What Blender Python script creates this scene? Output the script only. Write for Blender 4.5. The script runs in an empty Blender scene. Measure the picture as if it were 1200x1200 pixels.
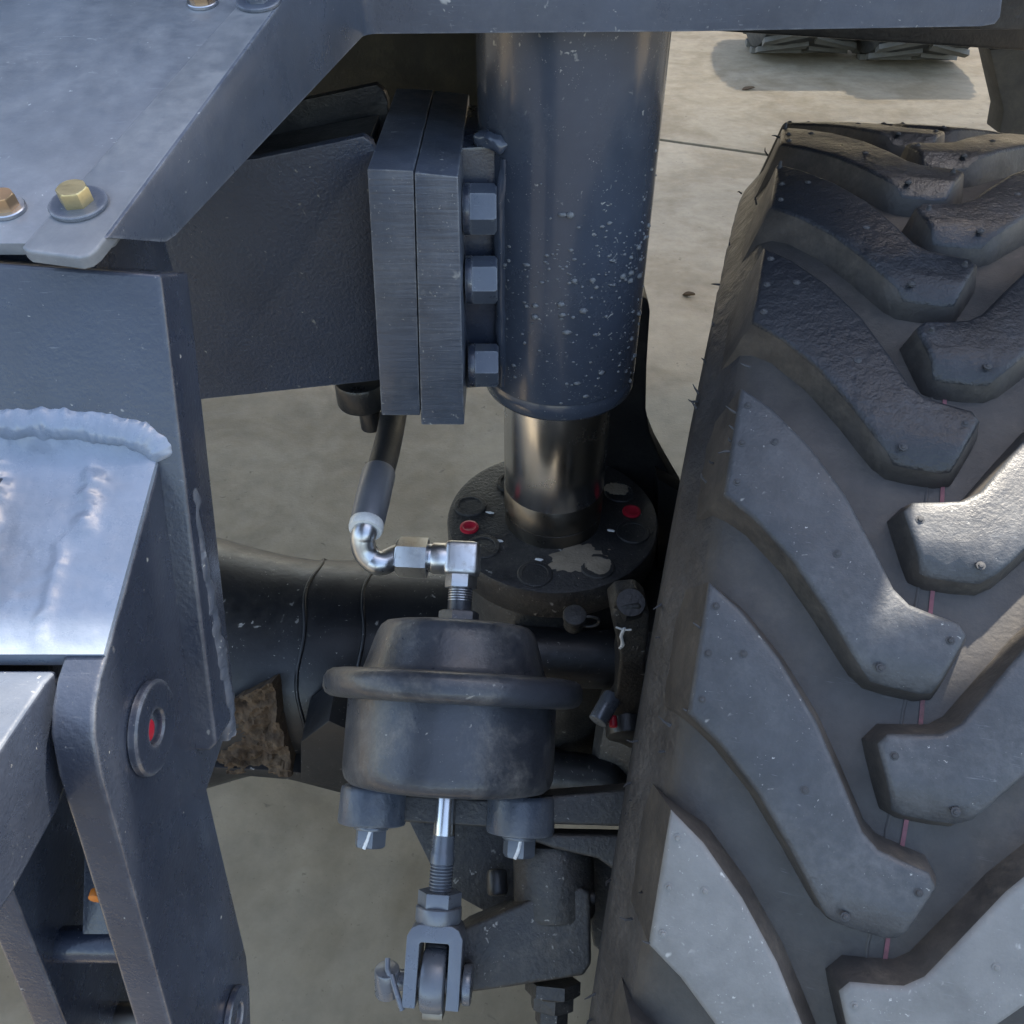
import bpy, bmesh, math, random
from mathutils import Vector, Matrix, noise
R = math.radians
random.seed(7)
scn = bpy.context.scene
COL = scn.collection

# ------------------------------------------------------------------ camera
H = 1.867                       # camera height above the concrete
PITCH = R(41.0); CP, SP = math.cos(PITCH), math.sin(PITCH)
cam_d = bpy.data.cameras.new('camera'); cam = bpy.data.objects.new('camera', cam_d); COL.objects.link(cam)
cam_d.sensor_width = 36.0; cam_d.sensor_fit = 'HORIZONTAL'; cam_d.lens = 36.0 * 1000 / 1200
cam_d.clip_start = 0.02; cam_d.clip_end = 500
cam.location = (0, 0, H); cam.rotation_euler = (R(90) - PITCH, 0, 0)
scn.camera = cam

# ------------------------------------------------------------------ sky, sun, exposure
SHADE_END = 3.6                   # unseen shade blocks reach this far back over the yard
SUN_EL, SUN_AZ = R(58), R(28)    # azimuth measured from +Y (away from camera) towards +X
w = bpy.data.worlds.new('World'); scn.world = w; w.use_nodes = True
nt = w.node_tree; nt.nodes.clear()
sky = nt.nodes.new('ShaderNodeTexSky'); sky.sky_type = 'NISHITA'; sky.sun_disc = False
sky.sun_elevation = SUN_EL; sky.sun_rotation = SUN_AZ; sky.air_density = 1.0; sky.dust_density = 2.0; sky.ozone_density = 1.0
bg = nt.nodes.new('ShaderNodeBackground'); bg.inputs['Strength'].default_value = 0.15
wo = nt.nodes.new('ShaderNodeOutputWorld')
nt.links.new(sky.outputs[0], bg.inputs['Color']); nt.links.new(bg.outputs[0], wo.inputs['Surface'])
sd = bpy.data.lights.new('sun', 'SUN'); sd.energy = 4.2; sd.angle = R(1.0); sd.color = (1.0, 0.97, 0.92)
sun = bpy.data.objects.new('sun', sd); COL.objects.link(sun); sun.location = (2, 4, 8)
SDIR = Vector((math.sin(SUN_AZ) * math.cos(SUN_EL), math.cos(SUN_AZ) * math.cos(SUN_EL), math.sin(SUN_EL)))
sun.rotation_euler = SDIR.to_track_quat('Z', 'Y').to_euler()
scn.view_settings.view_transform = 'Standard'; scn.view_settings.look = 'None'
scn.view_settings.use_white_balance = True; scn.view_settings.white_balance_temperature = 7400; scn.view_settings.white_balance_tint = 10
scn.view_settings.exposure = 2.1; scn.view_settings.gamma = 1.0; scn.view_settings.use_curve_mapping = False
scn.cycles.use_denoising = True
scn.cycles.max_bounces = 8

# ------------------------------------------------------------------ points from the survey of the photograph
def ray(px, py):
    u, v = (px - 600) / 1000, (py - 600) / 1000
    return Vector((u, CP - v * SP, -SP - v * CP))
CAMP = Vector((0, 0, H))
def PY(px, py, Y): r = ray(px, py); return CAMP + r * (Y / r.y)
def PX(px, py, X): r = ray(px, py); return CAMP + r * (X / r.x)
def PH(px, py, h): r = ray(px, py); return CAMP + r * (-h / r.z)      # h = metres below the camera
def PPL(px, py, p0, n): r = ray(px, py); return CAMP + r * ((p0 - CAMP).dot(n) / r.dot(n))

# ------------------------------------------------------------------ materials
MATS = {}
def ramp(nt, fac, stops):
    n = nt.nodes.new('ShaderNodeValToRGB'); e = n.color_ramp.elements
    e[0].position, e[0].color = stops[0][0], stops[0][1]
    e[1].position, e[1].color = stops[-1][0], stops[-1][1]
    for p, c in stops[1:-1]:
        x = e.new(p); x.color = c
    nt.links.new(fac, n.inputs[0]); return n
def g(v): return (v, v, v, 1)
def mk(name, base, rough=.45, metal=0., var=.25, vscale=9., dust=None, dust_amt=.3, dust_scale=6., dust_lo=.45, dust_hi=.75,
       specks=None, speck_scale=140., speck_th=.10, scratch=0., bump=.15, bscale=220., coat=0., rough_var=.12, base2=None, b2scale=4.,
       transmission=0., ior=1.5, spec=.5, bump2=0., b2bump=25., seed=0., edge=0.):
    m = bpy.data.materials.new(name); m.use_nodes = True; MATS[name] = m
    nt = m.node_tree; nd = nt.nodes; L = nt.links
    bs = nd['Principled BSDF']
    tc = nd.new('ShaderNodeTexCoord'); mp = nd.new('ShaderNodeMapping'); mp.inputs['Location'].default_value = (seed, seed * .7, seed * 1.3)
    L.new(tc.outputs['Object'], mp.inputs[0]); co = mp.outputs[0]
    def nz(scale, detail=6., rough_=.6, dist=0., vec=None):
        n = nd.new('ShaderNodeTexNoise'); n.inputs['Scale'].default_value = scale; n.inputs['Detail'].default_value = detail
        n.inputs['Roughness'].default_value = rough_; n.inputs['Distortion'].default_value = dist
        L.new(vec or co, n.inputs['Vector']); return n.outputs['Fac']
    def mix(fac, a, b, mode='MIX'):
        n = nd.new('ShaderNodeMix'); n.data_type = 'RGBA'; n.blend_type = mode
        for sock, val in ((n.inputs[0], fac), (n.inputs[6], a), (n.inputs[7], b)):
            if hasattr(val, 'is_linked'): L.new(val, sock)
            else: sock.default_value = val
        return n.outputs[2]
    b4 = (*base, 1)
    c = b4
    if base2:
        r_ = ramp(nt, nz(b2scale, 5, .6, .6), [(.4, g(0)), (.62, g(1))]); c = mix(r_.outputs[0], b4, (*base2, 1))
    v = ramp(nt, nz(vscale, 7, .65), [(.25, g(1 - var)), (.78, g(1 + var))])
    c = mix(1.0, c, v.outputs[0], 'MULTIPLY')
    rfac = None
    if dust:
        d1 = ramp(nt, nz(dust_scale, 9, .72, .4), [(dust_lo, g(0)), (dust_hi, g(1))])
        d2 = ramp(nt, nz(dust_scale * 14, 4, .7), [(.35, g(.25)), (.65, g(1))])
        dm = mix(1.0, d1.outputs[0], d2.outputs[0], 'MULTIPLY')
        s = nd.new('ShaderNodeMath'); s.operation = 'MULTIPLY'; L.new(dm, s.inputs[0]); s.inputs[1].default_value = dust_amt
        c = mix(s.outputs[0], c, (*dust, 1)); rfac = s.outputs[0]
    if scratch:
        for rot, off_ in (((.3, .5, .7), 0.), ((1.3, -.4, 2.1), 5.), ((-.8, 1.1, -.5), 11.)):
            m2 = nd.new('ShaderNodeMapping'); m2.inputs['Scale'].default_value = (1, 22, 22); m2.inputs['Rotation'].default_value = rot; m2.inputs['Location'].default_value = (off_, off_, off_)
            L.new(tc.outputs['Object'], m2.inputs[0])
            sc_ = ramp(nt, nz(30, 2, .5, 1.6, m2.outputs[0]), [(.70, g(0)), (.76, g(scratch))])
            msk = ramp(nt, nz(11 + off_, 3, .6), [(.52, g(0)), (.62, g(1))])
            c = mix(mix(1.0, sc_.outputs[0], msk.outputs[0], 'MULTIPLY'), c, (.42, .45, .48, 1))
    if specks:
        for sc2, lo in ((speck_scale, .70 - speck_th * .3), (speck_scale * 4.2, .70 - speck_th * .3)):
            sr = ramp(nt, nz(sc2, 2.5, .55, .5), [(lo, g(0)), (lo + .05, g(.85))])
            sm = ramp(nt, nz(sc2 * .09 + 3, 4, .6), [(.48, g(0)), (.60, g(1))])
            f = mix(1.0, sr.outputs[0], sm.outputs[0], 'MULTIPLY'); c = mix(f, c, (*specks, 1))
    if edge:
        bv = nd.new('ShaderNodeBevel'); bv.samples = 4; bv.inputs['Radius'].default_value = .0028
        ge = nd.new('ShaderNodeNewGeometry'); dp = nd.new('ShaderNodeVectorMath'); dp.operation = 'DOT_PRODUCT'
        L.new(bv.outputs[0], dp.inputs[0]); L.new(ge.outputs['Normal'], dp.inputs[1])
        er = ramp(nt, dp.outputs['Value'], [(.86, g(edge)), (.985, g(0))])
        em = ramp(nt, nz(55, 5, .7), [(.40, g(0)), (.62, g(1))])
        c = mix(mix(1.0, er.outputs[0], em.outputs[0], 'MULTIPLY'), c, (.36, .38, .40, 1))
    if hasattr(c, 'is_linked'): L.new(c, bs.inputs['Base Color'])
    else: bs.inputs['Base Color'].default_value = c
    rr = ramp(nt, nz(vscale * 2.3, 6, .7), [(.3, g(max(.03, rough - rough_var))), (.72, g(min(1, rough + rough_var)))])
    if rfac:
        rm = mix(rfac, rr.outputs[0], g(.85)); L.new(rm, bs.inputs['Roughness'])
    else: L.new(rr.outputs[0], bs.inputs['Roughness'])
    bs.inputs['Metallic'].default_value = metal; bs.inputs['IOR'].default_value = ior
    bs.inputs['Specular IOR Level'].default_value = spec
    bs.inputs['Coat Weight'].default_value = coat; bs.inputs['Coat Roughness'].default_value = .12
    bs.inputs['Transmission Weight'].default_value = transmission
    prev = None
    if bump:
        b = nd.new('ShaderNodeBump'); b.inputs['Strength'].default_value = bump; b.inputs['Distance'].default_value = .002
        L.new(nz(bscale, 4, .6), b.inputs['Height']); prev = b.outputs[0]
    if bump2:
        b = nd.new('ShaderNodeBump'); b.inputs['Strength'].default_value = bump2; b.inputs['Distance'].default_value = .006
        L.new(nz(b2bump, 5, .6), b.inputs['Height'])
        if prev: L.new(prev, b.inputs['Normal'])
        prev = b.outputs[0]
    if prev: L.new(prev, bs.inputs['Normal'])
    return m

PBLUE = (.030, .040, .062)
mk('paint', (.026, .034, .053), .28, var=.3, vscale=13, dust=(.17, .175, .18), dust_amt=.22, dust_scale=7, dust_lo=.45, dust_hi=.82, specks=(.36, .36, .34), speck_scale=115, speck_th=.0, scratch=.22, bump=.16, bscale=420, bump2=.05, b2bump=60, edge=.55, coat=.25)
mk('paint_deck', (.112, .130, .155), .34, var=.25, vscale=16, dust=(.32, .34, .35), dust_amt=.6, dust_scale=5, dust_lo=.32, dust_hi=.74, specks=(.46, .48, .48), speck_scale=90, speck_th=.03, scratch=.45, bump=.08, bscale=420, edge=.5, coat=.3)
mk('paint_panel', (.062, .078, .108), .32, var=.28, vscale=13, dust=(.20, .21, .22), dust_amt=.3, dust_scale=7, dust_lo=.42, dust_hi=.8, specks=(.42, .43, .42), speck_scale=115, speck_th=.02, scratch=.25, bump=.12, bscale=420, edge=.55, coat=.25)  # lighter copy of the frame paint: sky reflection put into the colour
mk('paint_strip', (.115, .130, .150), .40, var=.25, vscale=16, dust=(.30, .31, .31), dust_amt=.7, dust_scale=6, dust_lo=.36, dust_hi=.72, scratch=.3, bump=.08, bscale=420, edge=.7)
mk('paint_smooth', (.044, .056, .080), .23, var=.2, dust=(.15, .17, .19), dust_amt=.15, dust_scale=7, specks=(.40, .40, .38), speck_scale=170, bump=.04, bscale=300, coat=.4, rough_var=.07)
mk('paint_rough', (.026, .036, .058), .36, var=.25, dust=(.13, .12, .11), dust_amt=.22, dust_scale=6, dust_lo=.45, specks=(.34, .33, .28), speck_scale=85, speck_th=.02, bump=.7, bscale=330, edge=.4)
mk('paint_sawn', (.060, .074, .100), .38, var=.35, vscale=18, dust=(.22, .225, .23), dust_amt=.4, dust_scale=12, specks=(.42, .42, .39), speck_scale=100, bump=.15, bscale=300, edge=.6, coat=.2)
mk('paint_weld_sky', (.175, .215, .275), .28, var=.2, vscale=20, dust=(.18, .21, .26), dust_amt=.3, dust_scale=16, bump=.12, bscale=260, bump2=.10, b2bump=70, scratch=.15, coat=.4)  # cover plate and bead lightened: the sky's reflection is in the base colour
mk('black_paint', (.012, .013, .015), .36, var=.3, dust=(.13, .12, .10), dust_amt=.35, dust_scale=8, bump=.25, bscale=260)
mk('black_cast', (.013, .014, .016), .45, var=.35, dust=(.15, .135, .11), dust_amt=.42, dust_scale=10, dust_lo=.38, dust_hi=.7, specks=(.3, .29, .26), speck_scale=120, speck_th=.1, bump=.6, bscale=240)
mk('chamber_paint', (.036, .041, .051), .36, var=.35, vscale=20, dust=(.22, .21, .19), dust_amt=.8, dust_scale=13, dust_lo=.48, dust_hi=.72, specks=(.30, .29, .26), speck_scale=170, speck_th=.02, scratch=.3, bump=.25, bscale=260, rough_var=.12, coat=.15)
mk('boss_paint', (.055, .068, .090), .32, var=.3, vscale=24, dust=(.18, .18, .17), dust_amt=.5, dust_scale=18, bump=.3, bscale=200, edge=.4)
mk('axle_paint', (.007, .008, .010), .42, var=.3, dust=(.08, .068, .05), dust_amt=.3, dust_scale=5, bump=.2, bscale=120, specks=(.35, .33, .3), speck_scale=70, speck_th=.08)
mk('rusty_mud', (.055, .032, .016), .92, var=.6, vscale=40, dust=(.15, .105, .062), dust_amt=.75, dust_scale=20, bump=.6, bscale=160, bump2=.6, b2bump=50)
mk('chrome', (.66, .66, .66), .24, metal=1, var=.06, bump=.02, rough_var=.05, dust=(.10, .09, .08), dust_amt=.12)
mk('steel_dull', (.20, .185, .165), .34, metal=1, var=.25, bump=.08, dust=(.10, .085, .07), dust_amt=.5)
mk('zinc', (.62, .62, .62), .38, metal=1, var=.15, bump=.06, dust=(.16, .12, .08), dust_amt=.45, dust_scale=60, dust_lo=.5, dust_hi=.62)
mk('zinc_clean', (.48, .50, .53), .34, metal=1, var=.1, bump=.05)
mk('zinc_yellow', (.58, .50, .30), .33, metal=1, var=.15, bump=.08, dust=(.25, .2, .12), dust_amt=.3, dust_scale=40)
mk('zinc_copper', (.50, .33, .20), .38, metal=1, var=.15, bump=.08, dust=(.25, .18, .12), dust_amt=.3, dust_scale=40)
mk('steel_paint', (.125, .142, .168), .30, metal=.3, var=.2, dust=(.2, .2, .18), dust_amt=.3, dust_scale=25, bump=.12)
mk('plastic_clear', (.62, .63, .62), .3, var=.05, bump=0, spec=.5)
mk('hose_rubber', (.018, .019, .021), .5, var=.2, dust=(.16, .15, .14), dust_amt=.25, dust_scale=30, bump=.15, bscale=300)
mk('ferrule', (.17, .18, .20), .42, metal=.5, var=.15, bump=.1)
mk('red_cap', (.42, .012, .03), .45, var=.2, bump=.1)
mk('orange_mark', (.55, .16, .02), .5, var=.2, bump=.1)
mk('white_mark', (.78, .78, .76), .6, var=.1, bump=.1)
mk('sand_mud', (.25, .205, .15), .9, var=.3, vscale=40, bump=.5, bscale=300)
mk('tyre_groove', (.038, .036, .035), .55, var=.4, vscale=18, dust=(.15, .128, .10), dust_amt=.45, dust_scale=8, dust_lo=.42, dust_hi=.75, bump=.25, bscale=260, scratch=.1)
mk('tyre_side', (.026, .026, .028), .50, var=.5, vscale=24, dust=(.13, .12, .108), dust_amt=.28, dust_scale=14, dust_lo=.44, dust_hi=.68, bump=.5, bscale=160, bump2=.4, b2bump=45, scratch=.3)
mk('lug_top', (.038, .042, .048), .46, var=.35, vscale=17, dust=(.19, .195, .20), dust_amt=.5, dust_scale=10, dust_lo=.40, dust_hi=.76, specks=(.36, .36, .34), speck_scale=110, speck_th=.02, scratch=.2, bump=.3, bscale=420, bump2=.12, b2bump=80, edge=.5)
mk('lug_dark', (.014, .016, .020), .38, var=.4, dust=(.12, .135, .16), dust_amt=.35, dust_scale=10, dust_lo=.5, bump=.4, bscale=320, bump2=.3, b2bump=120, edge=.3)  # darker rubber used on the upper lugs
mk('lug_pale', (.17, .172, .168), .62, var=.28, vscale=18, base2=(.13, .133, .133), b2scale=9, dust=(.27, .27, .26), dust_amt=.6, dust_scale=9, bump=.25, bscale=400, specks=(.42, .42, .4), speck_scale=110, scratch=.2)
mk('lug_wall', (.037, .034, .032), .58, var=.45, vscale=22, dust=(.19, .16, .125), dust_amt=.5, dust_scale=15, dust_lo=.44, dust_hi=.72, bump=.25, bscale=260)
mk('nub', (.040, .042, .046), .75, bump=0, rough_var=.05)
mk('red_stripe', (.20, .070, .085), .7, var=.35, vscale=40, dust=(.05, .045, .042), dust_amt=.95, dust_scale=22, dust_lo=.38, dust_hi=.62, bump=.1)
mk('water', (.30, .32, .34), .06, var=0, bump=0, ior=1.33, rough_var=.03, transmission=.55)  # pale base paints the refracted sky glint into the drops
mk('concrete', (.255, .212, .146), .8, var=.2, vscale=9, base2=(.190, .150, .094), b2scale=2.3, dust=(.10, .085, .06), dust_amt=.5, dust_scale=3.2, dust_lo=.52, dust_hi=.78, bump=.5, bscale=120, bump2=.3, b2bump=14, specks=(.11, .09, .06), speck_scale=30, speck_th=.12)
mk('joint_dirt', (.05, .045, .035), .95, bump=.2)
mk('olive_paint', (.016, .015, .010), .55, var=.4, dust=(.10, .085, .05), dust_amt=.5, dust_scale=9, bump=.2)
mk('far_rubber', (.03, .03, .03), .7, var=.3, dust=(.17, .15, .12), dust_amt=.6, bump=.2)
mk('far_lug', (.105, .10, .088), .8, var=.25, bump=.2)

# sawn plate: horizontal flame-cut ridges
def ridges(mname, scale, strength):
    m = MATS[mname]; nt = m.node_tree; bs = nt.nodes['Principled BSDF']
    tc = nt.nodes.new('ShaderNodeTexCoord'); mp = nt.nodes.new('ShaderNodeMapping'); mp.inputs['Scale'].default_value = (14, 14, scale)
    nz = nt.nodes.new('ShaderNodeTexNoise'); nz.inputs['Scale'].default_value = 1.; nz.inputs['Detail'].default_value = 5; nz.inputs['Distortion'].default_value = .4
    b = nt.nodes.new('ShaderNodeBump'); b.inputs['Strength'].default_value = strength; b.inputs['Distance'].default_value = .004
    nt.links.new(tc.outputs['Object'], mp.inputs[0]); nt.links.new(mp.outputs[0], nz.inputs['Vector']); nt.links.new(nz.outputs['Fac'], b.inputs['Height'])
    old = bs.inputs['Normal'].links[0].from_socket; nt.links.new(old, b.inputs['Normal']); nt.links.new(b.outputs[0], bs.inputs['Normal'])
ridges('paint_sawn', 240, .30)

# ------------------------------------------------------------------ builders
def link(o): COL.objects.link(o); return o
def thing(name, label, cat, loc, group=None):
    o = bpy.data.objects.new(name, None); o.empty_display_size = .05; link(o); o.location = loc
    o['label'] = label; o['category'] = cat
    if group: o['group'] = group
    return o
def base_of(o):
    v = Vector((0, 0, 0))
    while o is not None: v += o.location; o = o.parent
    return v
def obj(name, bm, mats, parent=None, smooth=40, kind=None, label=None):
    """one mesh object; the bmesh is in world coordinates, stored relative to the thing's base"""
    if parent is not None: bmesh.ops.translate(bm, verts=bm.verts, vec=-base_of(parent))
    bmesh.ops.recalc_face_normals(bm, faces=bm.faces)
    me = bpy.data.meshes.new(name); bm.to_mesh(me); bm.free()
    for m in ([mats] if isinstance(mats, str) else mats): me.materials.append(MATS[m])
    if smooth:
        me.polygons.foreach_set('use_smooth', [True] * len(me.polygons)); me.set_sharp_from_angle(angle=R(smooth))
    o = bpy.data.objects.new(name, me); link(o); o.parent = parent
    if kind: o['kind'] = kind
    if label: o['label'] = label
    return o
def single(name, bm, mats, label, cat, group=None, smooth=40, kind=None):
    co = [v.co.copy() for v in bm.verts]
    base = Vector((sum(c.x for c in co) / len(co), sum(c.y for c in co) / len(co), min(c.z for c in co)))
    bmesh.ops.translate(bm, verts=bm.verts, vec=-base)
    o = obj(name, bm, mats, None, smooth, kind); o.location = base; o['label'] = label
    if cat: o['category'] = cat
    if group: o['group'] = group
    return o
def bevel_sharp(bm, w_, seg=2, ang=30, faces=None):
    es = [e for e in bm.edges if len(e.link_faces) == 2 and e.calc_face_angle(0) > R(ang)]
    if w_ > 0 and es: bmesh.ops.bevel(bm, geom=es, offset=w_, segments=seg, affect='EDGES', profile=.6, clamp_overlap=True)
def prism(bm, front, vec, bev=.002, seg=2):
    """a flat outline (world points) given thickness along vec"""
    vec = Vector(vec); t = bmesh.new()
    a = [t.verts.new(p) for p in front]; b = [t.verts.new(Vector(p) + vec) for p in front]; n = len(a)
    t.faces.new(a); t.faces.new(b[::-1])
    for i in range(n): t.faces.new((a[i], b[i], b[(i + 1) % n], a[(i + 1) % n]))
    bmesh.ops.recalc_face_normals(t, faces=t.faces); bevel_sharp(t, bev, seg); join(bm, t); return bm
def join(bm, t):
    me = bpy.data.meshes.new('tmp'); t.to_mesh(me); t.free(); bm.from_mesh(me); bpy.data.meshes.remove(me)
def hexa(bm, c8, bev=.002, seg=2):
    """8 corners: 0-3 one side, 4-7 the other, matching order"""
    t = bmesh.new(); v = [t.verts.new(c) for c in c8]
    for f in ((0, 1, 2, 3), (7, 6, 5, 4), (0, 4, 5, 1), (1, 5, 6, 2), (2, 6, 7, 3), (3, 7, 4, 0)): t.faces.new([v[i] for i in f])
    bmesh.ops.recalc_face_normals(t, faces=t.faces); bevel_sharp(t, bev, seg); join(bm, t); return bm
def frame(axis, up=(0, 0, 1)):
    z = Vector(axis).normalized(); x = Vector(up).cross(z)
    if x.length < 1e-4: x = Vector((1, 0, 0))
    x.normalize(); y = z.cross(x); return Matrix((x, y, z)).transposed()
def lathe(bm, origin, axis, prof, n=48, wob=0., arc=None):
    """prof: (radius, distance along axis) rings"""
    M = frame(axis); o = Vector(origin); rings = []; t = bmesh.new()
    for r, s in prof:
        if r < 1e-6: rings.append([t.verts.new(o + M @ Vector((0, 0, s)))]); continue
        rg = []
        for k in range(n):
            a = 2 * math.pi * k / n; p = o + M @ Vector((r * math.cos(a), r * math.sin(a), s))
            if wob: p += (M @ Vector((math.cos(a), math.sin(a), 0))) * (noise.noise(p * 30) * wob)
            rg.append(t.verts.new(p))
        rings.append(rg)
    for A, B in zip(rings, rings[1:]):
        for k in range(n):
            k2 = (k + 1) % n
            if len(A) == 1 and len(B) == 1: continue
            if len(A) == 1: t.faces.new((A[0], B[k], B[k2]))
            elif len(B) == 1: t.faces.new((A[k], B[0], A[k2]))
            else: t.faces.new((A[k], B[k], B[k2], A[k2]))
    bmesh.ops.recalc_face_normals(t, faces=t.faces); join(bm, t); return bm
def cyl(bm, a, b, r, n=32, bev=.0015):
    a, b = Vector(a), Vector(b); L_ = (b - a).length; bev = min(bev, r * .45, L_ * .45)
    return lathe(bm, a, b - a, [(0, 0), (r - bev, 0), (r - bev * .3, bev * .3), (r, bev), (r, L_ - bev), (r - bev * .3, L_ - bev * .3), (r - bev, L_), (0, L_)], n)
def hexhead(bm, c, axis, af, ht, rot=0., bev=.12):
    """hexagon head standing on c along axis, chamfered crown"""
    M = frame(axis); rc = af / math.sqrt(3); t = bmesh.new(); c = Vector(c)
    def ring(r, s): return [t.verts.new(c + M @ Vector((r * math.cos(R(60) * k + rot), r * math.sin(R(60) * k + rot), s))) for k in range(6)]
    lo = ring(rc, 0); hi = ring(rc, ht * (1 - bev)); tp = [t.verts.new(c + M @ Vector((rc * .86 * math.cos(R(15) * k + rot), rc * .86 * math.sin(R(15) * k + rot), ht))) for k in range(24)]
    t.faces.new(lo)
    for k in range(6): t.faces.new((lo[k], lo[(k + 1) % 6], hi[(k + 1) % 6], hi[k]))
    for k in range(6):
        t.faces.new([hi[k], hi[(k + 1) % 6]] + [tp[(4 * k + j) % 24] for j in (4, 3, 2, 1, 0)])
    t.faces.new(tp[::-1]); bmesh.ops.recalc_face_normals(t, faces=t.faces); join(bm, t); return bm
def tube(bm, pts, rad, n=20, caps=True, wob=0., wscale=40., flat=1., flatn=None):
    """swept tube through smoothed points; rad is a number or one per point"""
    pts = [Vector(p) for p in pts]; rs = rad if isinstance(rad, (list, tuple)) else [rad] * len(pts); t = bmesh.new(); rings = []
    up = None
    for i, p in enumerate(pts):
        d = (pts[min(i + 1, len(pts) - 1)] - pts[max(i - 1, 0)]).normalized()
        if up is None: up = d.orthogonal().normalized()
        up = (up - d * up.dot(d)).normalized(); sd_ = d.cross(up); rg = []
        for k in range(n):
            a = 2 * math.pi * k / n; q = up * math.cos(a) + sd_ * math.sin(a)
            if flatn is not None: q = q - Vector(flatn) * (q.dot(Vector(flatn)) * (1 - flat))
            r = rs[i] + ((noise.noise(p * wscale + q * 1.3) + .6 * noise.noise(p * wscale * 2.4 + q * 2.6)) * wob if wob else 0); rg.append(t.verts.new(p + q * r))
        rings.append(rg)
    for A, B in zip(rings, rings[1:]):
        for k in range(n): t.faces.new((A[k], B[k], B[(k + 1) % n], A[(k + 1) % n]))
    if caps: t.faces.new(rings[0][::-1]); t.faces.new(rings[-1])
    bmesh.ops.recalc_face_normals(t, faces=t.faces); join(bm, t); return bm
def smooth_path(pts, k=8):
    pts = [Vector(p) for p in pts]; q = [pts[0] * 2 - pts[1]] + pts + [pts[-1] * 2 - pts[-2]]; out = []
    for i in range(1, len(q) - 2):
        p0, p1, p2, p3 = q[i - 1:i + 3]
        for j in range(k):
            t = j / k; out.append(.5 * ((2 * p1) + (p2 - p0) * t + (2 * p0 - 5 * p1 + 4 * p2 - p3) * t * t + (3 * p1 - p0 - 3 * p2 + p3) * t ** 3))
    return out + [pts[-1]]
def washer(bm, c, axis, ro, ri, th, n=40):
    b = th * .2
    return lathe(bm, c, axis, [(ri, 0), (ro - b, 0), (ro, b), (ro, th - b), (ro - b, th), (ri + b, th), (ri, th - b), (ri, 0)], n)
def grain(bm, amp, sc):
    for v in bm.verts: v.co += Vector((noise.noise(v.co * sc), noise.noise(v.co * sc + Vector((7, 3, 1))), noise.noise(v.co * sc + Vector((2, 9, 5))))) * amp

# ================================================================== SETTING: concrete yard
gb = bmesh.new(); hexa(gb, [(-150, -150, -.30), (150, -150, -.30), (150, 250, -.30), (-150, 250, -.30), (-150, -150, -.03), (150, -150, -.03), (150, 250, -.03), (-150, 250, -.03)], 0)
ground = obj('ground', gb, 'joint_dirt', None, 0, 'structure'); ground['label'] = 'pale stained concrete yard with an open joint'
j0, j1 = PH(770, 163, H), PH(905, 182, H); jd = (j1 - j0); jd.z = 0; jd.normalize(); jn = Vector((-jd.y, jd.x, 0))
if jn.y < 0: jn = -jn
for side in (-1, 1):
    b = bmesh.new()
    e0 = j0 - jd * 120 + jn * side * .022; e1 = j0 + jd * 120 + jn * side * .022
    q = [e0, e1, e1 + jn * side * 120, e0 + jn * side * 120]
    prism(b, [Vector((p.x, p.y, 0)) for p in q], (0, 0, -.06), .006, 2)
    obj('concrete_slab', b, 'concrete', ground, 30)

mk('bounce_dark', (.052, .053, .054), .85, var=.3, vscale=6, base2=(.04, .04, .042), dust=(.09, .088, .08), dust_amt=.4, dust_scale=3, bump=.6, bscale=40)
b = bmesh.new(); hexa(b, [(-60, -70, .001), (60, -70, .001), (60, -.95, .001), (-60, -.95, .001), (-60, -70, .012), (60, -70, .012), (60, -.95, .012), (-60, -.95, .012)], 0)  # unseen dark sheet, added to soak up light bounced off sunlit ground
bounce_sheet = obj('bounce_sheet', b, 'bounce_dark', None, 0, 'structure'); bounce_sheet['label'] = 'unseen dark sheet behind the camera, added to cut bounce light'

# ================================================================== FRONT WHEEL
WR, WC, DL = .80, .302, 2 * math.pi / 33
LUGH = .025
wheel = thing('tractor_wheel', 'big steered black tyre with chevron lugs filling the right side', 'wheel', (0, 0, 0))
wheel.matrix_world = Matrix.Translation((.4049, .7848, H - 1.0666)) @ Matrix.Rotation(-.2804, 4, 'Z') @ Matrix.Rotation(-.0275, 4, 'Y')
def wp(a, ph, r): return Vector((a, -r * math.sin(ph), r * math.cos(ph)))
def lobj(name, bm, mats, parent, smooth=40, kind=None):
    bmesh.ops.recalc_face_normals(bm, faces=bm.faces); me = bpy.data.meshes.new(name); bm.to_mesh(me); bm.free()
    for m in mats: me.materials.append(MATS[m])
    me.polygons.foreach_set('use_smooth', [True] * len(me.polygons)); me.set_sharp_from_angle(angle=R(smooth))
    o = bpy.data.objects.new(name, me); link(o); o.parent = parent
    if kind: o['kind'] = kind
    return o
def rf(a): return WR - WC * a * a - LUGH
half = [(.0, rf(0)), (.03, rf(.03)), (.06, rf(.06)), (.09, rf(.09)), (.118, rf(.118)), (.132, rf(.132) - .003), (.142, rf(.14) - .010), (.150, rf(.14) - .025),
        (.160, WR - .072), (.168, WR - .082), (.1715, WR - .092), (.1715, WR - .104), (.168, WR - .112), (.1695, WR - .125), (.176, WR - .16), (.178, WR - .20), (.170, WR - .25), (.150, WR - .29), (.132, WR - .305), (.125, WR - .32)]
prof = [(-a, r) for a, r in half[::-1]] + half[1:]
b = bmesh.new(); N = 528; rings = []
def scuff(a, k):
    if abs(a) < .139 or abs(a) > .175: return 0., 0.
    q = Vector((math.cos(2 * math.pi * k / N) * 40, math.sin(2 * math.pi * k / N) * 40, a * 60)); n_ = noise.noise(q) + .7 * noise.noise(q * 2.7)
    return .0022 * n_, .0016 * noise.noise(q * 1.7 + Vector((5, 5, 5)))
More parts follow.
